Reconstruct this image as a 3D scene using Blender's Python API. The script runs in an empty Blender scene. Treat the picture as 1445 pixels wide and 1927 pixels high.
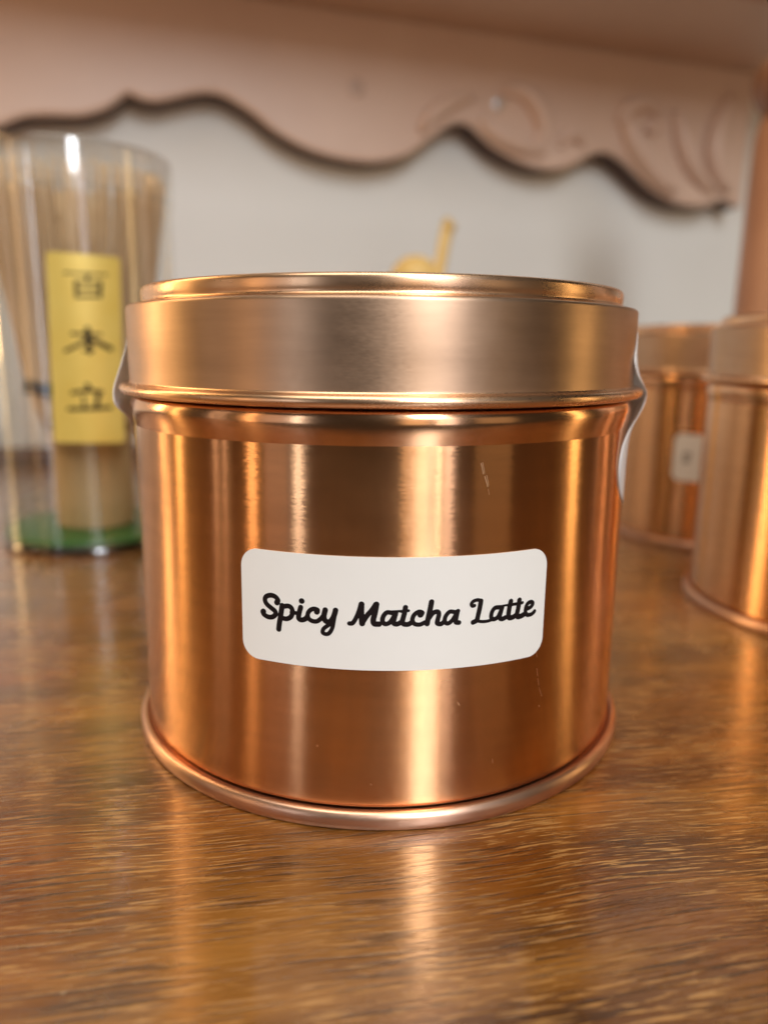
import bpy, bmesh, math, random
import numpy as np
from mathutils import Vector, Matrix

random.seed(7)
rng = np.random.default_rng(11)
MM = 0.001
R = math.radians
S = bpy.context.scene
COL = S.collection

# ------------------------------------------------------------------ camera
cam_d = bpy.data.cameras.new('camera')
cam = bpy.data.objects.new('camera', cam_d)
COL.objects.link(cam)
D, H, YAW, PITCH, ROLL = 129.6, 61.0, .0045, .207, .009
fw = Vector((math.sin(YAW) * math.cos(PITCH), math.cos(YAW) * math.cos(PITCH), -math.sin(PITCH)))
rt = Vector((math.cos(YAW), -math.sin(YAW), 0))
up = rt.cross(fw)
r2 = math.cos(ROLL) * rt + math.sin(ROLL) * up
u2 = -math.sin(ROLL) * rt + math.cos(ROLL) * up
m = Matrix((r2, u2, -fw)).transposed().to_4x4()
m.translation = Vector((0, -D * MM, H * MM))
cam.matrix_world = m
cam_d.sensor_fit = 'VERTICAL'
cam_d.sensor_height = 34.67
cam_d.sensor_width = 26.0
cam_d.lens = 34.67 * 1441 / 1927
cam_d.clip_start = 0.005
cam_d.clip_end = 20
cam_d.dof.use_dof = True
cam_d.dof.focus_distance = 0.096
cam_d.dof.aperture_fstop = cam_d.lens / 2.25
cam_d.dof.aperture_blades = 0
S.camera = cam

# ------------------------------------------------------------------ world, lamps, exposure
W = bpy.data.worlds.new('World')
S.world = W
W.use_nodes = True
W.node_tree.nodes['Background'].inputs[0].default_value = (1.0, .74, .52, 1)
W.node_tree.nodes['Background'].inputs[1].default_value = .035


def lamp(name, az, dist, z, w, h, radiance, col, target=(0, 0, .04)):
    """rectangular lamp or window at azimuth az (degrees, + right of the camera side)"""
    d = bpy.data.lights.new(name, 'AREA')
    d.shape = 'RECTANGLE'
    d.size, d.size_y = w, h
    d.color = col
    d.energy = radiance * math.pi * w * h
    o = bpy.data.objects.new(name, d)
    o.location = (dist * math.sin(R(az)), -dist * math.cos(R(az)), z)
    v = Vector(target) - o.location
    o.rotation_euler = v.to_track_quat('-Z', 'Y').to_euler()
    COL.objects.link(o)
    return o


lamp('shop_window_lamp', 14.0, 1.1, .14, .21, .62, 1.0, (1.0, .74, .48))
lamp('shop_window_daylight', 28.2, 1.1, .14, .07, .62, 3.0, (.92, .88, 1.0))
lamp('shop_window_glow', 24.0, 1.1, .14, .035, .62, 5.0, (1.0, .90, .86))
lamp('shelf_glow_right', 48, 1.2, .14, .36, .5, .35, (1.0, .72, .42))
lamp('side_window_daylight', -34.5, 1.15, .14, .075, .62, 4.2, (.86, .90, 1.0))
lamp('side_window_glow', -44.5, 1.15, .14, .22, .62, .55, (1.0, .78, .70))
lamp('standing_lamp', -55.5, 1.0, .14, .07, .60, 3.4, (1.0, .62, .32))
lamp('left_tube_lamp', -69, 1.0, .14, .02, .60, 2.2, (1.0, .80, .66))
lamp('left_tube_lamp', -74, 1.0, .14, .03, .60, 1.8, (1.0, .78, .64))
lamp('left_wall_lamp', -97, .9, .40, .07, 1.1, 4.5, (1.0, .66, .28))
lamp('right_wall_lamp', 91, .9, .14, .085, .55, 4.0, (1.0, .68, .30))
lamp('right_glow', 113, .9, .14, .14, .55, .6, (1.0, .72, .58))
lamp('cabinet_lamp', -107, .36, .20, .026, .32, 19.0, (1.0, .62, .28))
lamp('tall_window', 20, 1.15, .80, .22, .80, 24.0, (.90, .94, 1.0))
lamp('ceiling_lamp', -8, .42, 1.35, 1.2, .7, 4.6, (1.0, .93, .82))

S.view_settings.view_transform = 'Standard'
S.view_settings.look = 'None'
S.view_settings.exposure = 0
S.view_settings.gamma = 1
S.view_settings.use_curve_mapping = False
S.cycles.use_denoising = True
S.cycles.max_bounces = 12
S.cycles.transparent_max_bounces = 16
S.cycles.sample_clamp_indirect = 6


# ------------------------------------------------------------------ node helpers
def mat(name):
    mt = bpy.data.materials.new(name)
    mt.use_nodes = True
    nt = mt.node_tree
    return mt, nt, nt.nodes['Principled BSDF']


def N(nt, t, **kw):
    n = nt.nodes.new(t)
    for k, v in kw.items():
        if k.startswith('i_'):
            n.inputs[k[2:].replace('_', ' ')].default_value = v
        else:
            setattr(n, k, v)
    return n


def L(nt, a, b):
    nt.links.new(a, b)


def ramp(nt, stops, fac):
    r = nt.nodes.new('ShaderNodeValToRGB')
    e = r.color_ramp.elements
    while len(e) < len(stops):
        e.new(.5)
    for el, (p, c) in zip(e, stops):
        el.position = p
        el.color = (*c, 1) if len(c) == 3 else c
    L(nt, fac, r.inputs[0])
    return r.outputs[0]


def mapped(nt, src, scale, rot=(0, 0, 0)):
    mp = N(nt, 'ShaderNodeMapping')
    mp.inputs['Scale'].default_value = scale
    mp.inputs['Rotation'].default_value = rot
    L(nt, src, mp.inputs[0])
    return mp.outputs[0]


def mix(nt, a, b, fac, mode='MIX'):
    x = N(nt, 'ShaderNodeMix', data_type='RGBA', blend_type=mode)
    for i, v in ((0, fac), (6, a), (7, b)):
        if hasattr(v, 'is_linked') or hasattr(v, 'links'):
            L(nt, v, x.inputs[i])
        else:
            x.inputs[i].default_value = v if i == 0 else ((*v, 1) if len(v) == 3 else v)
    return x.outputs[2]


def noise(nt, vec, scale=1, detail=3, rough=.55, dist=0):
    n = N(nt, 'ShaderNodeTexNoise')
    n.inputs['Scale'].default_value = scale
    n.inputs['Detail'].default_value = detail
    n.inputs['Roughness'].default_value = rough
    n.inputs['Distortion'].default_value = dist
    L(nt, vec, n.inputs['Vector'])
    return n.outputs['Fac']


# ------------------------------------------------------------------ materials
def metal(name, base, rough, aniso, jit, var=.06, fine=26, longs=.22):
    """copper-coloured metal, brushed round the tin; UV is in millimetres (arc, height)"""
    mt, nt, b = mat(name)
    uv = N(nt, 'ShaderNodeUVMap').outputs[0]
    b.inputs['Metallic'].default_value = 1
    n1 = noise(nt, mapped(nt, uv, (longs, fine, 1)), 1, 2, .6)
    n2 = noise(nt, mapped(nt, uv, (.05, .5, 1)), 1, 3, .6)
    n3 = noise(nt, mapped(nt, uv, (1.1, 5, 1)), 1, 2, .6)
    # brushing turns the normal a little to left and right from line to line
    ad = N(nt, 'ShaderNodeMath', operation='ADD'); L(nt, n1, ad.inputs[0]); L(nt, n3, ad.inputs[1])
    mr = N(nt, 'ShaderNodeMapRange'); L(nt, ad.outputs[0], mr.inputs[0])
    mr.inputs[1].default_value = .5; mr.inputs[2].default_value = 1.5
    mr.inputs[3].default_value = .5 - jit; mr.inputs[4].default_value = .5 + jit
    cb = N(nt, 'ShaderNodeCombineColor'); L(nt, mr.outputs[0], cb.inputs[0])
    cb.inputs[1].default_value = .5; cb.inputs[2].default_value = 1
    nm = N(nt, 'ShaderNodeNormalMap', space='TANGENT'); L(nt, cb.outputs[0], nm.inputs['Color'])
    L(nt, nm.outputs[0], b.inputs['Normal'])
    dk = tuple(c * (1 - var * 2) for c in base)
    L(nt, mix(nt, dk, base, ramp(nt, [(.3, (0, 0, 0)), (.7, (1, 1, 1))], n2)), b.inputs['Base Color'])
    sm = noise(nt, mapped(nt, uv, (.09, .11, 1)), 1, 5, .65, .6)
    av = N(nt, 'ShaderNodeMath', operation='MULTIPLY_ADD'); L(nt, sm, av.inputs[0]); av.inputs[1].default_value = 1.1
    hv = N(nt, 'ShaderNodeMath', operation='MULTIPLY_ADD'); L(nt, n3, hv.inputs[0]); hv.inputs[1].default_value = .5; hv.inputs[2].default_value = -.3
    L(nt, hv.outputs[0], av.inputs[2])
    rr = N(nt, 'ShaderNodeMapRange'); L(nt, av.outputs[0], rr.inputs[0])
    rr.inputs[3].default_value = rough * .82; rr.inputs[4].default_value = rough * 1.25
    L(nt, rr.outputs[0], b.inputs['Roughness'])
    b.inputs['Anisotropic'].default_value = aniso
    b.inputs['Anisotropic Rotation'].default_value = .25
    tg = N(nt, 'ShaderNodeTangent', direction_type='UV_MAP')
    L(nt, tg.outputs[0], b.inputs['Tangent'])
    return mt


M_BODY = metal('brushed_copper', (.83, .455, .225), .21, 1.0, .009, fine=8, longs=.5)
M_SHOULDER = metal('polished_copper', (.86, .49, .27), .17, .2, .0015)
M_LID = metal('satin_copper', (.58, .385, .255), .37, .45, .010, fine=8)
M_RIM = metal('satin_rim_copper', (.74, .46, .32), .34, .3, .01)
M_BEAD = metal('golden_bead_copper', (.88, .56, .345), .27, .2, .0012)


def plain(name, col, rough=.5, metallic=0, spec=.5, **kw):
    mt, nt, b = mat(name)
    b.inputs['Base Color'].default_value = (*col, 1)
    b.inputs['Roughness'].default_value = rough
    b.inputs['Metallic'].default_value = metallic
    b.inputs['Specular IOR Level'].default_value = spec
    for k, v in kw.items():
        b.inputs[k].default_value = v
    return mt


def mottled(name, c1, c2, scale, rough=.5, bump=0, spec=.4, stretch=(1, 1, 1), detail=4):
    mt, nt, b = mat(name)
    co = N(nt, 'ShaderNodeTexCoord').outputs['Object']
    v = mapped(nt, co, tuple(scale * s for s in stretch))
    n = noise(nt, v, 1, detail, .6)
    L(nt, ramp(nt, [(.3, c1), (.7, c2)], n), b.inputs['Base Color'])
    b.inputs['Roughness'].default_value = rough
    b.inputs['Specular IOR Level'].default_value = spec
    if bump:
        bp = N(nt, 'ShaderNodeBump'); bp.inputs['Strength'].default_value = bump
        bp.inputs['Distance'].default_value = .0004
        L(nt, n, bp.inputs['Height']); L(nt, bp.outputs[0], b.inputs['Normal'])
    return mt


M_LABEL = mottled('label_paper', (.85, .835, .78), (.88, .865, .81), 60, .38, .02, .45)
M_INK = plain('black_ink', (.008, .004, .004), .6, 0, .2)
M_SEAL = mottled('seal_paper', (.88, .85, .82), (.92, .89, .86), 400, .45, .05)
_nt = M_SEAL.node_tree
_tl = N(_nt, 'ShaderNodeBsdfTranslucent'); _tl.inputs[0].default_value = (.93, .90, .87, 1)
_ms = N(_nt, 'ShaderNodeMixShader'); _ms.inputs[0].default_value = .3
L(_nt, _nt.nodes['Principled BSDF'].outputs[0], _ms.inputs[1]); L(_nt, _tl.outputs[0], _ms.inputs[2])
L(_nt, _ms.outputs[0], _nt.nodes['Material Output'].inputs['Surface'])
M_SCRATCH = plain('scratch_mark', (.80, .52, .30), .42, .9)
M_WALL = mottled('cream_wall_paint', (.77, .765, .70), (.82, .815, .75), 9, .55, .1)
M_APRON = mottled('rose_copper_paint', (.64, .45, .335), (.70, .51, .385), 14, .42, .1, .5)
M_SHELF = mottled('rose_copper_shelf_paint', (.54, .39, .30), (.60, .44, .34), 14, .45, .1, .5)
M_POST = mottled('copper_post_paint', (.40, .19, .10), (.48, .24, .13), 22, .40, .1, .5)
M_CAP = mottled('dark_copper_paint', (.20, .09, .045), (.26, .12, .06), 22, .40, .1, .5)
M_DARK = mottled('dark_wood_and_edge_shade', (.05, .022, .012), (.09, .04, .02), 40, .45, .2, .4, (1, 6, 6))
M_GREEN = plain('green_plastic_base', (.03, .15, .03), .35)
M_GOLD = mottled('gold_foil_label', (.74, .52, .10), (.80, .60, .15), 60, .34, .02, .5)
M_GOLD.node_tree.nodes['Principled BSDF'].inputs['Metallic'].default_value = .22
M_BAMBOO = mottled('bamboo', (.50, .33, .14), (.62, .43, .21), 60, .5, .1, .4, (3, 3, .3))
M_TINE = mottled('bamboo_tines', (.66, .46, .25), (.84, .64, .40), 300, .5, 0, .4, (1, 1, .05))
M_THREAD = plain('black_thread', (.015, .013, .013), .7)
M_YELLOW = mottled('yellow_bamboo', (.66, .43, .13), (.74, .52, .20), 60, .5, .1, .4, (1, 1, .2))
M_STEEL = plain('screw_steel', (.62, .60, .58), .35, 1)


def clear_plastic():
    mt, nt, b = mat('clear_plastic')
    nt.nodes.remove(b)
    out = nt.nodes['Material Output']
    tr = N(nt, 'ShaderNodeBsdfTransparent'); tr.inputs[0].default_value = (.97, .97, .96, 1)
    gl = N(nt, 'ShaderNodeBsdfGlossy'); gl.inputs['Roughness'].default_value = .09
    fr = N(nt, 'ShaderNodeFresnel'); fr.inputs[0].default_value = 1.6
    mul = N(nt, 'ShaderNodeMath', operation='MULTIPLY'); mul.inputs[1].default_value = 2.2; mul.use_clamp = True
    L(nt, fr.outputs[0], mul.inputs[0])
    mn = N(nt, 'ShaderNodeMath', operation='MINIMUM'); mn.inputs[1].default_value = .38; L(nt, mul.outputs[0], mn.inputs[0])
    ms = N(nt, 'ShaderNodeMixShader')
    L(nt, mn.outputs[0], ms.inputs[0]); L(nt, tr.outputs[0], ms.inputs[1]); L(nt, gl.outputs[0], ms.inputs[2])
    L(nt, ms.outputs[0], out.inputs['Surface'])
    return mt


M_CLEAR = clear_plastic()


def wood():
    mt, nt, b = mat('worn_varnished_wood')
    co = N(nt, 'ShaderNodeTexCoord').outputs['Object']
    # millimetres, grain along x after turning it a little
    base = mapped(nt, co, (1000, 1000, 1000), (0, 0, R(-9)))
    # slow bending of the grain
    wv = N(nt, 'ShaderNodeTexNoise'); wv.inputs['Scale'].default_value = .018; wv.inputs['Detail'].default_value = 2
    L(nt, base, wv.inputs['Vector'])
    vs = N(nt, 'ShaderNodeVectorMath', operation='MULTIPLY_ADD')
    L(nt, wv.outputs['Color'], vs.inputs[0]); vs.inputs[1].default_value = (0, 8, 0); L(nt, base, vs.inputs[2])
    g = vs.outputs[0]
    broad = noise(nt, mapped(nt, g, (.016, .11, 1)), 1, 4, .6)
    fine = noise(nt, mapped(nt, g, (.07, 1.8, 1)), 1, 4, .6)
    pores = noise(nt, mapped(nt, g, (.16, 2.4, 1)), 1, 3, .6)
    patch = noise(nt, mapped(nt, g, (.035, .055, 1)), 1, 4, .6)
    tint = noise(nt, mapped(nt, base, (.012, .02, 1)), 1, 3, .6)
    c = ramp(nt, [(.28, (.060, .019, .003)), (.5, (.180, .069, .010)), (.74, (.33, .145, .027))], broad)
    c = mix(nt, c, mix(nt, c, (1.0, .70, .42), 1.0, 'MULTIPLY'), ramp(nt, [(.4, (0, 0, 0)), (.65, (1, 1, 1))], tint))
    groove = ramp(nt, [(.53, (0, 0, 0)), (.61, (.65, .65, .65))], fine)
    c = mix(nt, c, (.03, .012, .004), groove)
    worn = mix(nt, (0, 0, 0), ramp(nt, [(.36, (.12, .12, .12)), (.62, (.95, .95, .95))], patch),
               ramp(nt, [(.545, (0, 0, 0)), (.60, (1, 1, 1))], pores))
    c = mix(nt, c, (.46, .24, .075), worn)
    fleck = noise(nt, mapped(nt, base, (.33, .5, 1)), 1, 1, .5)
    c = mix(nt, c, (.42, .29, .15), ramp(nt, [(.78, (0, 0, 0)), (.80, (.5, .5, .5))], fleck))
    L(nt, c, b.inputs['Base Color'])
    rg = ramp(nt, [(.3, (.16, .16, .16)), (.7, (.36, .36, .36))], patch)
    L(nt, rg, b.inputs['Roughness'])
    b.inputs['Specular IOR Level'].default_value = .6
    b.inputs['Coat Weight'].default_value = 1.0
    b.inputs['Coat Roughness'].default_value = .07
    inv = N(nt, 'ShaderNodeMath', operation='SUBTRACT'); inv.inputs[0].default_value = 1; L(nt, groove, inv.inputs[1])
    h = N(nt, 'ShaderNodeMath', operation='MULTIPLY_ADD'); L(nt, inv.outputs[0], h.inputs[0]); h.inputs[1].default_value = .35
    L(nt, pores, h.inputs[2])
    bp = N(nt, 'ShaderNodeBump'); bp.inputs['Strength'].default_value = .8; bp.inputs['Distance'].default_value = .00018
    L(nt, h.outputs[0], bp.inputs['Height']); L(nt, bp.outputs[0], b.inputs['Normal'])
    bc = N(nt, 'ShaderNodeBump'); bc.inputs['Strength'].default_value = .38; bc.inputs['Distance'].default_value = .00010
    L(nt, h.outputs[0], bc.inputs['Height']); L(nt, bc.outputs[0], b.inputs['Coat Normal'])
    return mt


M_WOOD = wood()


# pen strokes in mm: (points, pen width), measured on the unrolled labels
WORD_A = [([(-15.45, 0.8), (-15.32, 1.14), (-15.71, 1.56), (-16.31, 1.68), (-16.96, 1.45), (-17.18, 0.98), (-16.96, 0.48), (-16.35, 0.03), (-15.8, -0.34), (-15.7, -0.76), (-16.15, -1.17), (-16.76, -1.25), (-17.38, -1.0), (-17.49, -0.65)], 0.51), ([(-15.48, 0.82), (-15.42, 0.89)], 0.61), ([(-17.49, -0.68), (-17.43, -0.62)], 0.62), ([(-14.77, 0.49), (-14.92, -0.41), (-15.08, -1.3), (-15.22, -2.03), (-15.31, -2.7)], 0.56), ([(-14.77, 0.35), (-13.95, 0.53), (-13.49, 0.28), (-13.38, -0.28), (-13.62, -0.87), (-14.16, -1.18), (-14.71, -1.17)], 0.5), ([(-13.52, -0.25), (-12.72, -0.3)], 0.39), ([(-12.27, 0.53), (-12.5, -0.32), (-12.55, -0.94), (-12.2, -1.13), (-11.68, -0.94), (-11.37, -0.56)], 0.52), ([(-12.15, 1.36), (-12.1, 1.36)], 0.56), ([(-10.16, 0.1), (-10.07, 0.36), (-10.54, 0.48), (-11.06, 0.23), (-11.36, -0.3), (-11.26, -0.82), (-10.81, -1.12), (-10.21, -1.14), (-9.7, -0.78), (-9.4, -0.41)], 0.46), ([(-10.18, 0.1), (-10.14, 0.14)], 0.57), ([(-9.09, 0.43), (-9.27, -0.4), (-9.1, -0.95), (-8.6, -1.11), (-8.18, -0.67), (-7.92, -0.05), (-7.79, 0.47)], 0.55), ([(-7.79, 0.38), (-8.01, -0.84), (-8.22, -1.89), (-8.61, -2.57), (-9.03, -2.73), (-9.44, -2.54), (-9.32, -2.05), (-8.85, -1.63), (-8.26, -1.2)], 0.42)]
WORD_B = [([(-6.06, -1.16), (-5.67, -1.1), (-5.29, -0.53), (-4.91, 0.4), (-4.64, 1.37)], 0.45), ([(-4.56, 1.38), (-4.58, 0.29), (-4.47, -1.11)], 0.58), ([(-4.47, -1.03), (-3.92, -0.15), (-3.27, 0.66), (-2.79, 1.41)], 0.52), ([(-2.71, 1.41), (-2.89, 0.33), (-3.1, -0.65), (-2.96, -1.11), (-2.39, -1.16)], 0.56), ([(-0.77, 0.31), (-1.42, 0.36), (-1.85, -0.12), (-1.96, -0.76), (-1.63, -1.13), (-1.08, -0.95), (-0.65, -0.35), (-0.33, 0.33)], 0.47), ([(-0.33, 0.27), (-0.52, -0.47), (-0.59, -0.99), (-0.2, -1.16), (0.34, -0.94)], 0.51), ([(-1.1, 0.47), (0.32, 0.53)], 0.25), ([(0.86, 1.0), (0.71, 0.09), (0.51, -0.77), (0.67, -1.15), (1.22, -1.21), (1.66, -0.97)], 0.51), ([(0.32, 0.48), (1.25, 0.56)], 0.29), ([(2.81, -0.09), (2.97, 0.25), (2.52, 0.38), (1.98, 0.03), (1.74, -0.63), (2.0, -1.15), (2.66, -1.29), (3.33, -1.03)], 0.45), ([(2.73, -0.03), (2.78, 0.0)], 0.57), ([(4.11, 1.6), (3.96, 0.67), (3.76, -0.36), (3.61, -1.22)], 0.54), ([(3.82, -0.53), (4.31, 0.13), (4.87, 0.3), (5.08, -0.02), (4.95, -0.77), (4.9, -1.2), (5.36, -1.35), (5.81, -1.05)], 0.48), ([(7.16, 0.1), (6.47, 0.18), (5.97, -0.37), (5.87, -1.06), (6.28, -1.34), (6.84, -0.95), (7.29, -0.23), (7.57, 0.21)], 0.44), ([(7.51, 0.16), (7.36, -0.58), (7.32, -1.22), (7.73, -1.34)], 0.49)]
WORD_C = [([(9.74, 0.72), (9.47, 0.7), (9.34, 0.98), (9.58, 1.3), (10.12, 1.43), (10.63, 1.31)], 0.38), ([(10.63, 1.24), (10.52, 0.47), (10.33, -0.47), (10.13, -1.24), (9.64, -1.48)], 0.52), ([(10.13, -1.32), (10.83, -1.5), (11.58, -1.54), (12.24, -1.44)], 0.34), ([(13.33, 0.11), (12.65, 0.1), (12.24, -0.42), (12.18, -1.08), (12.52, -1.39), (13.09, -1.19), (13.45, -0.57), (13.72, 0.06)], 0.47), ([(13.72, 0.06), (13.51, -0.67), (13.41, -1.28), (13.79, -1.51), (14.28, -1.38)], 0.51), ([(13.32, 0.23), (14.5, 0.27)], 0.23), ([(14.99, 0.69), (14.82, -0.13), (14.72, -1.01), (14.83, -1.47), (15.3, -1.52), (15.81, -1.34)], 0.56), ([(16.33, 0.66), (16.22, -0.24), (16.06, -1.11), (16.17, -1.53), (16.66, -1.55), (17.19, -1.38)], 0.57), ([(14.61, 0.21), (16.83, 0.25)], 0.34), ([(17.58, -0.72), (18.23, -0.55), (18.57, -0.17), (18.36, 0.11), (17.86, 0.1), (17.47, -0.34), (17.38, -1.05), (17.69, -1.53), (18.3, -1.58), (18.74, -1.41), (18.91, -1.25)], 0.45)]
KANJI = [([(-4.09, 20.37), (1.47, 20.31), (7.37, 20.33)], 0.45), ([(2.06, 20.34), (1.81, 18.66)], 0.72), ([(-1.17, 18.18), (-1.25, 13.99)], 0.78), ([(-1.17, 18.06), (5.38, 18.22)], 0.6), ([(5.38, 18.22), (4.97, 14.21)], 0.86), ([(-1.17, 16.03), (5.1, 16.28)], 0.66), ([(-1.31, 13.99), (4.97, 14.33)], 0.66), ([(-3.13, 3.97), (0.97, 3.81), (4.45, 3.78)], 0.73), ([(1.07, 5.28), (1.0, 2.0), (1.26, -0.98)], 1.35), ([(0.74, 2.62), (-1.92, 0.72), (-5.17, -0.81)], 0.8), ([(1.62, 2.32), (3.84, 1.41), (7.01, -0.14)], 1.23), ([(-0.37, -0.68), (2.18, -0.66)], 0.61), ([(0.03, -10.5), (0.25, -11.62)], 1.25), ([(-4.2, -12.55), (-0.07, -12.0), (3.88, -12.37)], 0.87), ([(-1.39, -13.53), (-1.13, -16.43)], 0.69), ([(2.86, -12.94), (2.08, -16.48)], 1.14), ([(-5.44, -17.13), (0.2, -17.09), (5.96, -16.91)], 0.94)]
KO = (10.25, 61.12)


# ------------------------------------------------------------------ mesh helpers
def link(name, me, material, parent=None, loc=None):
    o = bpy.data.objects.new(name, me)
    COL.objects.link(o)
    if material is not None and not me.materials:
        me.materials.append(material)
    if parent is not None:
        o.parent = parent
    if loc is not None:
        o.location = loc
    return o


def mesh(name, verts, faces, smooth=True, uvs=None):
    me = bpy.data.meshes.new(name)
    me.from_pydata([tuple(v) for v in verts], [], faces)
    if smooth:
        me.polygons.foreach_set('use_smooth', [True] * len(me.polygons))
    if uvs is not None:
        l = me.uv_layers.new(name='UVMap')
        for lp in me.loops:
            l.data[lp.index].uv = uvs[lp.vertex_index]
    me.validate()
    return me


def thing(name, label, cat, loc=(0, 0, 0), rotz=0, group=None):
    o = bpy.data.objects.new(name, None)
    o.empty_display_size = .01
    COL.objects.link(o)
    o.location = loc
    o.rotation_euler = (0, 0, rotz)
    return tag(o, label, cat, group)


def tag(o, label, cat, group=None):
    o['label'] = label
    o['category'] = cat
    if group:
        o['group'] = group
    return o


def struct(o):
    o['kind'] = 'structure'
    return o


def round_profile(pts, seg=5):
    """pts: (r, z, fillet). Returns the profile with rounded corners."""
    out = []
    n = len(pts)
    for i, p in enumerate(pts):
        f = p[2] if len(p) > 2 else 0
        if f <= 0 or i in (0, n - 1):
            out.append((p[0], p[1])); continue
        a, b_, c = Vector(pts[i - 1][:2]), Vector(p[:2]), Vector(pts[i + 1][:2])
        u, v = (a - b_), (c - b_)
        f = min(f, u.length * .49, v.length * .49)
        p0, p1 = b_ + u.normalized() * f, b_ + v.normalized() * f
        for k in range(seg + 1):
            t = k / seg
            q = p0 * (1 - t) ** 2 + b_ * 2 * t * (1 - t) + p1 * t * t
            out.append((q.x, q.y))
    return out


def lathe(name, prof, seg=160, closed=False):
    """profile in mm (r, z) from bottom outside upward; returns a mesh in metres with UV in mm"""
    verts, faces, uvs = [], [], []
    m_ = len(prof)
    ln = [0]
    for i in range(1, m_):
        ln.append(ln[-1] + math.dist(prof[i], prof[i - 1]))
    for j in range(seg + 1):
        a = -math.pi + 2 * math.pi * j / seg   # seam at the back
        sa, ca = math.sin(a), -math.cos(a)
        for i, (r, z) in enumerate(prof):
            verts.append((r * sa * MM, r * ca * MM, z * MM))
            uvs.append((a * 40, ln[i]))
    for j in range(seg):
        for i in range(m_ - 1):
            p, q = j * m_ + i, (j + 1) * m_ + i
            faces.append((p, q, q + 1, p + 1))
    me = bpy.data.meshes.new(name)
    me.from_pydata(verts, [], faces)
    l = me.uv_layers.new(name='UVMap')
    for lp in me.loops:
        l.data[lp.index].uv = uvs[lp.vertex_index]
    # weld the seam and the poles but keep the UV seam
    bm = bmesh.new(); bm.from_mesh(me)
    bmesh.ops.remove_doubles(bm, verts=bm.verts, dist=1e-7)
    bm.to_mesh(me); bm.free()
    me.polygons.foreach_set('use_smooth', [True] * len(me.polygons))
    return me


def catmull(pts, n=10):
    if len(pts) < 3:
        return [np.array(p, float) for p in pts]
    P = [np.array(p, float) for p in pts]
    P = [2 * P[0] - P[1]] + P + [2 * P[-1] - P[-2]]
    out = []
    for i in range(1, len(P) - 2):
        a, b_, c, d = P[i - 1:i + 3]
        for k in range(n):
            t = k / n
            out.append(.5 * (2 * b_ + (c - a) * t + (2 * a - 5 * b_ + 4 * c - d) * t * t + (3 * b_ - a - 3 * c + d) * t ** 3))
    out.append(P[-2])
    return out


def ink(name, strokes, cell, place, bold=1.0):
    """pen strokes (points, width) joined into one flat outline by marching squares; place(s, z) -> metres"""
    segs = []
    for pts, w in strokes:
        c = catmull(pts)
        for a, b_ in zip(c[:-1], c[1:]):
            segs.append((a, b_, w * bold / 2))
    A = np.array([s[0] for s in segs]); B = np.array([s[1] for s in segs]); Wd = np.array([s[2] for s in segs])
    lo = np.minimum(A, B).min(0) - Wd.max() - 2 * cell
    hi = np.maximum(A, B).max(0) + Wd.max() + 2 * cell
    nx, ny = int((hi[0] - lo[0]) / cell) + 1, int((hi[1] - lo[1]) / cell) + 1
    X, Y = np.meshgrid(lo[0] + np.arange(nx) * cell, lo[1] + np.arange(ny) * cell, indexing='ij')
    F = np.full(X.shape, 9.)
    for a, b_, w in zip(A, B, Wd):
        d = b_ - a
        l2 = max(d @ d, 1e-12)
        t = np.clip(((X - a[0]) * d[0] + (Y - a[1]) * d[1]) / l2, 0, 1)
        F = np.minimum(F, np.hypot(X - a[0] - t * d[0], Y - a[1] - t * d[1]) - w)
    vid, verts, faces = {}, [], []

    def V(key, p):
        if key not in vid:
            vid[key] = len(verts); verts.append(place(float(p[0]), float(p[1])))
        return vid[key]

    inside = F < 0
    any_ = inside[:-1, :-1] | inside[1:, :-1] | inside[1:, 1:] | inside[:-1, 1:]
    for i, j in np.argwhere(any_):
        cs = [(i, j), (i + 1, j), (i + 1, j + 1), (i, j + 1)]
        poly = []
        for k in range(4):
            p, q = cs[k], cs[(k + 1) % 4]
            fp, fq = F[p], F[q]
            if fp < 0:
                poly.append(V(p, (X[p], Y[p])))
            if (fp < 0) != (fq < 0):
                t = fp / (fp - fq)
                poly.append(V((min(p, q), max(p, q)), (X[p] + t * (X[q] - X[p]), Y[p] + t * (Y[q] - Y[p]))))
        if len(poly) >= 3:
            faces.append(tuple(poly))
    return mesh(name, verts, faces)


def on_cyl(r, s0=0, z0=0, tilt=0):
    def f(s, z):
        s, z = s * math.cos(tilt) - z * math.sin(tilt), s * math.sin(tilt) + z * math.cos(tilt)
        a = (s0 + s) / r
        return (r * MM * math.sin(a), -r * MM * math.cos(a), (z0 + z) * MM)
    return f


def rounded_label(name, r, w, h, rad, s0, z0, tilt, thick=.10, nx=60):
    """a rounded rectangle of paper bent round a cylinder, with its cut edge"""
    xs = sorted(set(list(np.linspace(-w / 2, w / 2, nx)) + [sg * (w / 2 - rad + rad * math.sin(k * math.pi / 16)) for k in range(9) for sg in (-1, 1)]))
    fo, fi = on_cyl(r + thick, s0, z0, tilt), on_cyl(r - .01, s0, z0, tilt)
    verts, faces = [], []
    for x in xs:
        e = abs(x) - (w / 2 - rad)
        hh = h / 2 - (rad - math.sqrt(max(rad * rad - e * e, 0)) if e > 0 else 0)
        for z in (-hh, -hh * .33, hh * .33, hh):
            verts.append(fo(x * (r + thick) / r, z))
        verts.append(fi(x, -hh)); verts.append(fi(x, hh))
    for i in range(len(xs) - 1):
        a, b_ = i * 6, (i + 1) * 6
        for k in range(3):
            faces.append((a + k, b_ + k, b_ + k + 1, a + k + 1))
        faces.append((a + 4, b_ + 4, b_, a)); faces.append((a + 3, b_ + 3, b_ + 5, a + 5))
    faces.append((0, 1, 2, 3, 5, 4))
    n = (len(xs) - 1) * 6
    faces.append((n + 4, n + 5, n + 3, n + 2, n + 1, n))
    return mesh(name, verts, faces, smooth=False)


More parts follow.
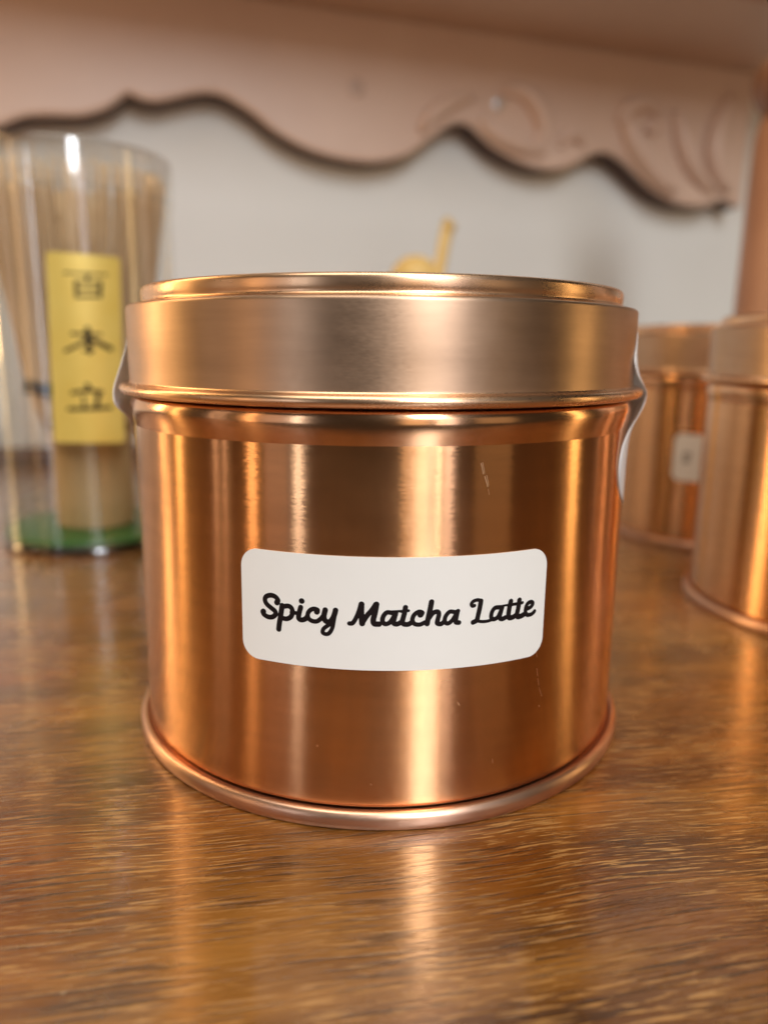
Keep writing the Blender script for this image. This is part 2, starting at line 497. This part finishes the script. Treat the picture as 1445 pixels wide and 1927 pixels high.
def box(name, x0, x1, y0, y1, z0, z1, bev=0, seg=2):
    bm = bmesh.new()
    bmesh.ops.create_cube(bm, size=1)
    for v in bm.verts:
        v.co = Vector(((x0 + (v.co.x + .5) * (x1 - x0)) * MM, (y0 + (v.co.y + .5) * (y1 - y0)) * MM, (z0 + (v.co.z + .5) * (z1 - z0)) * MM))
    if bev:
        bmesh.ops.bevel(bm, geom=bm.edges[:], offset=bev * MM, segments=seg, affect='EDGES', profile=.5)
    me = bpy.data.meshes.new(name)
    bm.to_mesh(me); bm.free()
    return me


def tube(name, pts, radii, seg=8, flat=1.0, fdir=None):
    """round bar along points (mm), ends closed"""
    P = [Vector(p) for p in pts]
    verts, faces = [], []
    for i, p in enumerate(P):
        t = (P[min(i + 1, len(P) - 1)] - P[max(i - 1, 0)]).normalized()
        ref = Vector(fdir) if fdir is not None else (Vector((0, 0, 1)) if abs(t.z) < .9 else Vector((1, 0, 0)))
        s = t.cross(ref).normalized(); u = s.cross(t).normalized()
        r = radii[i] if hasattr(radii, '__len__') else radii
        for k in range(seg):
            a = 2 * math.pi * k / seg
            verts.append((p + s * r * math.cos(a) + u * r * flat * math.sin(a)) * MM)
    for i in range(len(P) - 1):
        for k in range(seg):
            a, b_ = i * seg + k, i * seg + (k + 1) % seg
            faces.append((a, b_, b_ + seg, a + seg))
    faces.append(tuple(range(seg))[::-1]); faces.append(tuple(range((len(P) - 1) * seg, len(P) * seg)))
    return verts, faces


# ------------------------------------------------------------------ setting: table top, wall, apron, shelf, post
WY = R(18)
WO = Vector((-197, 280.7, 0))                    # a point at the foot of the wall
wall_frame = Matrix.Translation(WO * MM) @ Matrix.Rotation(WY, 4, 'Z')   # local x along the wall, -y towards the room

tt = struct(link('table_top', box('table_top', -520, 760, -150, 620, -26, 0, 1.5), M_WOOD))
wall = struct(link('back_wall', box('back_wall', -440, 900, 0, 18, 2, 520), M_WALL))
wall.matrix_world = wall_frame
bb = link('base_moulding', box('base_moulding', -440, 900, -9, -.4, .3, 9, 2.5, 3), M_DARK)
bb.matrix_world = wall_frame
tag(bb, 'dark brown moulding strip along the foot of the cream wall', 'moulding')

APRON = [(-200, 176), (-160, 168), (-120, 178), (-90, 186), (-60, 180), (-35, 168), (-15, 160.5), (-4.8, 161), (9.1, 164.5), (13.9, 166.6), (21, 169.6), (32.9, 171.2), (44.9, 172.1), (54.8, 175.2), (61.2, 179), (66.4, 183.1),
         (69, 184.3), (72.2, 183.2), (76.4, 182.2), (82.7, 182.3), (90.6, 184.6), (98.5, 187.1), (106.4, 188.7), (114.3, 188.2),
         (122.3, 185), (130.4, 180.8), (138.6, 175.1), (147, 170.7), (158.4, 166.4), (170, 163.9), (181.9, 162.7), (194, 162.6),
         (206.4, 165), (215.7, 168.4), (221.9, 172.5), (226.6, 176.2), (231.3, 179.4), (236, 183.1), (242.4, 186.5), (248.9, 187.3),
         (253.9, 185.6), (260.7, 181.1), (269.3, 175.7), (281.5, 170.9), (292, 168.3), (302.7, 167.3), (313.3, 168.4), (322.2, 171.8),
         (329.2, 175.9), (336.3, 178.9), (343.7, 179.5), (351.4, 177.1), (359.4, 172.6), (369.7, 165.7), (382.1, 158.8), (394.5, 154.9),
         (406.8, 153.4), (419.1, 154.2), (425.1, 155.9), (430.3, 158.5), (435.4, 157.5), (442.1, 155.3), (445.6, 154.9)]
AF, AB, ATOP = -20.0, -.5, 235.0
apron = thing('scalloped_apron', 'rose copper painted wooden apron with wavy scalloped lower edge on the cream wall', 'apron')
apron.matrix_world = wall_frame
c = [tuple(p) for p in catmull(APRON, 4)]
verts, faces = [], []
bvl = 2.2
for i, (u, z) in enumerate(c):
    a, b_ = Vector(c[max(i - 1, 0)]), Vector(c[min(i + 1, len(c) - 1)])
    t = (b_ - a).normalized(); n_ = Vector((-t.y, t.x))          # up, into the board
    q = Vector((u, z)) + n_ * bvl
    q1 = Vector((u, z)) + n_ * bvl * .3
    row = [(u, AF, ATOP), (q.x if 0 < i < len(c) - 1 else u, AF, max(q.y, z + .5)), (q1.x if 0 < i < len(c) - 1 else u, AF + bvl * .3, max(q1.y, z + .15)),
           (u, AF + bvl, z), (u, AB, z), (u, AB, ATOP)]
    verts += [(x * MM, y * MM, w * MM) for x, y, w in row]
for i in range(len(c) - 1):
    for k in range(5):
        a, b_ = i * 6 + k, (i + 1) * 6 + k
        faces.append((a, a + 1, b_ + 1, b_))
faces.append((0, 5, 4, 3, 2, 1)); e = (len(c) - 1) * 6
faces.append((e, e + 1, e + 2, e + 3, e + 4, e + 5))
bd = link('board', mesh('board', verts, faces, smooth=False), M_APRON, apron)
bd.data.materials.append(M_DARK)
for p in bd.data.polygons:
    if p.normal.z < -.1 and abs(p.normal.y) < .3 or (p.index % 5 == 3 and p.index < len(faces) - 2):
        p.material_index = 1  # shade under the scalloped edge, put into the face colour
# carved scrolls standing proud of the board
CARVE = [([(348, 195.6), (352.9, 204), (363.8, 208), (375.6, 205)], 3.4), ([(353, 200), (356, 191), (364.3, 180), (381.2, 166), (392, 161)], 4.2),
         ([(389.2, 207), (394.8, 189.2), (404.5, 174.5), (422, 162)], 3.8), ([(430, 219), (421, 203.7), (418, 187), (424, 172), (434, 164)], 4.2),
         ([(221.8, 180.5), (228, 189), (240, 197), (252, 201)], 3.2), ([(272, 207), (284, 206), (293, 199), (297.8, 187), (292, 178)], 3.6),
         ([(309, 180), (314, 186), (320, 187), (325, 182)], 2.6), ([(258, 190), (268, 183), (282, 178), (300, 176)], 3.2),
         ([(376, 203), (374, 196), (367, 194)], 2.6)]
for pts, w in CARVE:
    q = catmull(pts, 6)
    n_ = len(q)
    v, f = tube('carving', [(p[0], AF - .2, p[1]) for p in q], [1.45 * w * (.35 + .65 * math.sin(math.pi * (.08 + .84 * i / (n_ - 1)))) for i in range(n_)], 10, 1.5, (0, 1, 0))
    link('carved_scroll', mesh('carved_scroll', v, f), M_APRON, apron)
# screw hole and screw
def disc_on_apron(name, u, z, r, material, depth):
    pr = [(r, 0), (r, depth), (r * .8, depth + .3), (0, depth + .3)]
    me = lathe(name, pr, 24)
    o = link(name, me, material, apron, (u * MM, AF * MM, z * MM))
    o.rotation_euler = (R(90), 0, 0)
    return o
disc_on_apron('screw_plug', 184.9, 199.1, 4.6, M_SHELF, .35)
disc_on_apron('screw_head', 268.9, 199.5, 3.4, M_STEEL, .5)

shelf = thing('upper_shelf', 'rose copper painted shelf board jutting out over the scalloped apron', 'shelf')
shelf.matrix_world = wall_frame
link('board', box('board', -440, 900, -104, -.5, 235.4, 242, 1.2), M_SHELF, shelf)
link('front_lip', box('front_lip', -440, 900, -118, -104.3, 232.5, 244, 2, 3), M_POST, shelf)

post = thing('turned_post', 'turned copper brown wooden post with a dark knob top behind the right tins', 'post', (175 * MM, 215 * MM, 0))
sh = [(27, 0), (27, 14, 2), (24, 18, 2), (22.5, 24, 2), (20.3, 60, 0), (19.6, 120, 0), (18.8, 150, 3), (17.2, 157, 1)]
link('shaft', lathe('shaft', round_profile(sh), 64), M_POST, post)
cp = [(17.2, 157.2), (16.4, 160, .8), (20.2, 164.5, 2), (22.2, 171, 3), (20.5, 178, 3), (14, 184, 3), (7, 187, 2), (0, 188)]
link('capital', lathe('capital', round_profile(cp), 64), M_CAP, post)

# ------------------------------------------------------------------ tea tins
BODY = round_profile([(38.9, 2.2), (39.6, 2.75, .4), (39.6, 12), (39.6, 26), (39.6, 38), (39.6, 50.0)], 6)
SHOULDER = [(39.6, 50.0), (39.66, 50.3), (39.80, 51.0), (39.97, 51.9)]
for k in range(13):                                # rounded swage just under the lid
    a = R(-10 + k * 7.2)
    SHOULDER.append((38.95 + 1.1 * math.cos(a), 52.75 + 1.85 * math.sin(a)))
SHOULDER += [(38.6, 54.8), (38.5, 55.2), (38.5, 66)]
BASE = round_profile([(30, .6), (39.6, .5, .3), (40.2, 0, .3), (40.9, .05, .4), (41.2, .8, .5), (41.15, 1.9, .5), (40.7, 2.5, .4), (40.1, 2.55, .3), (39.75, 2.1, .2), (39.2, 2.1)], 6)
BEAD = []
for k in range(0, 17):                             # rolled bead at the lid's lower edge
    a = R(-200 + k * 300 / 16)
    BEAD.append((40.72 + .78 * math.cos(a), 55.25 + .78 * math.sin(a)))
BEAD += [(40.12, 56.12), (40.03, 56.3)]
LID = round_profile([(40.03, 56.3), (40.0, 56.6), (40.0, 60), (40.0, 67.2, .9), (39.0, 67.36, .1), (38.1, 67.42)], 6)
TOP = round_profile([(38.1, 67.42), (37.55, 67.75, .3), (37.75, 68.6, .4), (37.72, 69.95, .8), (36.2, 70.1, .5), (35.6, 69.6, .4), (35.0, 68.9, .6), (0.0, 68.7)], 6)
me_bead, me_top = lathe('rolled_bead', BEAD, 200), lathe('raised_top', TOP, 200)
me_shoulder = lathe('shoulder', SHOULDER, 200)
me_body, me_base, me_lid = lathe('body', BODY, 200), lathe('base_rim', BASE, 200), lathe('lid', LID, 200)

LS0, LZ0, LTILT = 2.3, 29.1, -.008
LBL_R = 39.6
me_label = rounded_label('label', LBL_R, 41.2, 14.7, 2.4, LS0, LZ0, LTILT)
me_text = ink('lettering', WORD_A + WORD_B + WORD_C, .045, on_cyl(LBL_R + .125, LS0, LZ0, 0), 1.28)
me_initial = ink('lettering', [s for s in WORD_A[:3]], .06, on_cyl(LBL_R + .125, LS0, LZ0, 0))


def seal(name, rows, back, side, sag=0):
    """paper seal bridging lid, bead and body; rows: (r, z, front azimuth deg); fans back to azimuth back"""
    q = catmull([r for r in rows], 6)
    verts, faces = [], []
    K = 12
    for r, z, a in q:
        for k in range(K + 1):
            b_ = a + (back - a) * k / K
            rr = r
            verts.append((side * rr * MM * math.sin(R(b_)), -rr * MM * math.cos(R(b_)), z * MM))
    for i in range(len(q) - 1):
        for k in range(K):
            a = i * (K + 1) + k
            faces.append((a, a + 1, a + K + 2, a + K + 1))
    me = mesh(name, verts, faces)
    return me


SEAL_R = [(40.12, 64.2, 75), (40.15, 62.5, 69.5), (40.3, 60.2, 64.5), (40.75, 58.0, 66), (41.5, 56.4, 70), (42.05, 55.2, 73.5), (42.0, 54.0, 74), (41.3, 52.2, 69.5), (40.4, 50.2, 64.5), (39.95, 48, 61.0), (39.8, 45, 59.6), (39.75, 42, 61.5), (39.75, 39.6, 66), (39.75, 37.6, 75)]
SEAL_L = [(40.12, 62.6, 78), (40.3, 61.2, 76), (40.9, 59.2, 75), (41.6, 57.2, 74.5), (42.15, 55.6, 74), (42.35, 54.2, 73), (42.2, 52.9, 72.5), (41.6, 51.9, 74), (40.8, 51.0, 75.5), (40.2, 49.8, 77), (39.9, 48, 78), (39.8, 46, 81)]

SCR = [([(0, 0), (.35, -1.3)], .10), ([(.2, .1), (.5, -1.2)], .07), ([(.55, -1.6), (1.0, -2.9)], .12), ([(.8, -1.5), (1.1, -2.7)], .08), ([(1.05, -3.2), (1.25, -3.9)], .05)]
SCR3 = [([(0, 0), (.9, .12)], .04), ([(2.2, -3.1), (2.5, -3.6)], .06), ([(-7, 6), (-6.9, 5.85)], .1), ([(-16, -9), (-15.95, -9.1)], .1), ([(7.5, -12), (7.6, -12.6)], .05), ([(-9, -14), (-8.9, -14.1)], .12), ([(14, 2), (14.1, 1.2)], .04), ([(15, -6), (15.02, -6.1)], .14)]
SCR2 = [([(0, 0), (.25, -1.2)], .06), ([(.3, -1.5), (.55, -2.6)], .07), ([(.6, -2.9), (1.2, -4.3)], .06)]


def tin(label, loc, rotz=0, kind='full'):
    t = thing('tea_tin', label, 'tin', (loc[0] * MM, loc[1] * MM, 0), rotz, 'copper tea tins on the table')
    link('body', me_body, M_BODY, t)
    link('shoulder', me_shoulder, M_SHOULDER, t)
    link('base_rim', me_base, M_RIM, t)
    ld = link('lid', me_lid, M_LID, t)
    link('rolled_bead', me_bead, M_BEAD, ld)
    link('raised_top', me_top, M_BEAD, ld)
    if kind == 'full':
        lb = link('label', me_label, M_LABEL, t)
        link('lettering', me_text, M_INK, lb)
        for nm, rows, back, side in (('seal_sticker', SEAL_R, 104, 1), ('seal_sticker', SEAL_L, 104, -1)):
            o = link(nm, seal(nm, rows, back, side), M_SEAL, t)
            sd = o.modifiers.new('paper', 'SOLIDIFY'); sd.thickness = .00012; sd.offset = 1
        link('scratch', ink('scratch', SCR, .02, on_cyl(39.63, 12.3, 47.8)), M_SCRATCH, t)
        link('scratch', ink('scratch', SCR2, .016, on_cyl(39.63, 22.2, 19.6)), M_SCRATCH, t)
        link('scratch', ink('scratch', SCR3, .016, on_cyl(39.63, 8.0, 20.0)), M_SCRATCH, t)
    elif kind == 'label':
        lb = link('label', me_label, M_LABEL, t)
        link('lettering', me_initial, M_INK, lb)
    return t


tin('copper tin lettered Spicy Matcha Latte standing sharp in front', (0, 0))
tin('blurred copper tin cut off by the right edge, nearest behind the lettered tin', (119.5, 52.5), R(60), 'plain')
tin('blurred copper tin with a partly hidden white label, farthest at the right', (122, 137), R(-22), 'label')

# ------------------------------------------------------------------ whisk in its clear package
CC = (-94.2, 119.5)
CR = 28.5
pk = thing('whisk_package', 'clear plastic cylinder package with gold label and green base at the left', 'package', (CC[0] * MM, CC[1] * MM, 0))
link('clear_wall', lathe('clear_wall', [(CR, 2.2), (CR, 40), (CR, 80), (CR, 105.5)], 96), M_CLEAR, pk)
link('clear_cap', lathe('clear_cap', round_profile([(CR + .5, 104), (CR + .5, 117.2, 1.2), (CR - 2.2, 117.6, .5), (CR - 3, 116.4, .4), (0, 116.2)]), 96), M_CLEAR, pk)
link('base', lathe('base', round_profile([(0, 0), (CR + .2, 0, .4), (CR + .4, 1.2, .4), (CR - .2, 2.4, .5), (CR - 2, 2.6, .3), (CR - 2.6, 2.2), (0, 2.2)]), 96), M_CLEAR, pk)
link('green_disc', lathe('green_disc', [(CR - .8, 2.9), (CR - .8, 4.2), (CR - 1.6, 4.5), (0, 4.5)], 72), M_GREEN, pk)
gl = link('gold_label', rounded_label('gold_label', CR, 19.6, 52.6, 1.0, KO[0] + .5, 60.4, -.036, .05, 24), M_GOLD, pk)
link('lettering', ink('lettering', KANJI, .12, on_cyl(CR + .09, KO[0], KO[1], 0), 1.12), M_INK, gl)

wk = thing('bamboo_whisk', 'bamboo tea whisk with flaring tines inside the clear package', 'whisk', (CC[0] * MM, CC[1] * MM, 4.6 * MM))
link('handle', lathe('handle', round_profile([(0, 0), (12.2, 0, 1), (12.6, 8, 2), (12.2, 24, 2), (13.2, 27, 1.5), (13.4, 30, 1.5), (13.0, 34, 1), (0, 34)]), 48), M_BAMBOO, wk)
tv, tf = [], []
def add_tine(prof, a, rad):
    v, f = tube('t', [(r * math.sin(a), -r * math.cos(a), z) for r, z in prof], rad, 4)
    b0 = len(tv)
    tv.extend(v); tf.extend([tuple(x + b0 for x in q) for q in f])
for k in range(88):
    a = 2 * math.pi * k / 88 + random.uniform(-.015, .015)
    j = random.uniform(-.5, .5)
    add_tine([(13.2, 31), (15.6, 38), (17.4 + j * .3, 46), (19.6 + j * .5, 62), (22.6 + j, 82), (25.2 + j, 98), (26.2 + j * .5, 106), (25.2 + j, 108.0 + j)], a, [.5, .55, .55, .5, .46, .4, .34, .2])
for k in range(96):
    a = 2 * math.pi * k / 96 + random.uniform(-.03, .03)
    j = random.uniform(-1.2, 1.2)
    add_tine([(11, 31), (13.5, 40), (15.4, 48), (17.4 + j * .6, 64), (20.0 + j, 84), (22.2 + j, 100), (22.6 + j, 107 + j)], a, [.5, .55, .55, .52, .5, .42, .25])
for k in range(60):
    a = 2 * math.pi * k / 60 + random.uniform(-.03, .03)
    j = random.uniform(-.8, .8)
    add_tine([(10, 31), (11, 42), (11.4 + j, 60), (9 + j, 84), (5.5 + j, 102)], a, [.5, .5, .5, .45, .3])
ti = link('tines', mesh('tines', tv, tf), M_TINE, wk)
ti['kind'] = 'stuff'
v, f = [], []
for h in (43.4, 44.6, 45.8):
    ring = [((17.9) * math.sin(x), -(17.9) * math.cos(x), h + .5 * math.sin(6 * x)) for x in np.linspace(0, 2 * math.pi, 60)]
    vv, ff = tube('t', ring, .8, 6)
    b0 = len(v); v.extend(vv); f.extend([tuple(x + b0 for x in q) for q in ff])
link('binding_thread', mesh('binding_thread', v, f), M_THREAD, wk)

# ------------------------------------------------------------------ bamboo holder and scoop far behind the tin
hold = thing('bamboo_holder', 'low domed top of a yellow bamboo holder peeping over the tin lid', 'holder', (16 * MM, 262 * MM, 0))
link('cup', lathe('cup', round_profile([(0, 0), (13, 0, 1.5), (14, 20, 2), (12.6, 60, 2), (13.2, 90)]), 40), M_YELLOW, hold)
link('domed_top', lathe('domed_top', [(13.2, 90.3), (13.3, 93), (12.6, 97), (10.6, 101.5), (7, 105), (3, 106.6), (0, 107)], 40), M_YELLOW, hold)
pts = catmull([(33, 246, .6), (30.5, 250, 40), (27, 254, 88), (28.5, 256, 106), (31.0, 257, 119), (32, 255.5, 121)], 6)
v, f = tube('s', pts, [2.6 + 1.2 * (i / (len(pts) - 1)) ** 3 for i in range(len(pts))], 8, .55, (0, 1, 0))
sc = tag(link('bamboo_scoop', mesh('bamboo_scoop', v, f), M_YELLOW), 'slender yellow bamboo scoop leaning on the holder, its tip slanting up', 'scoop')
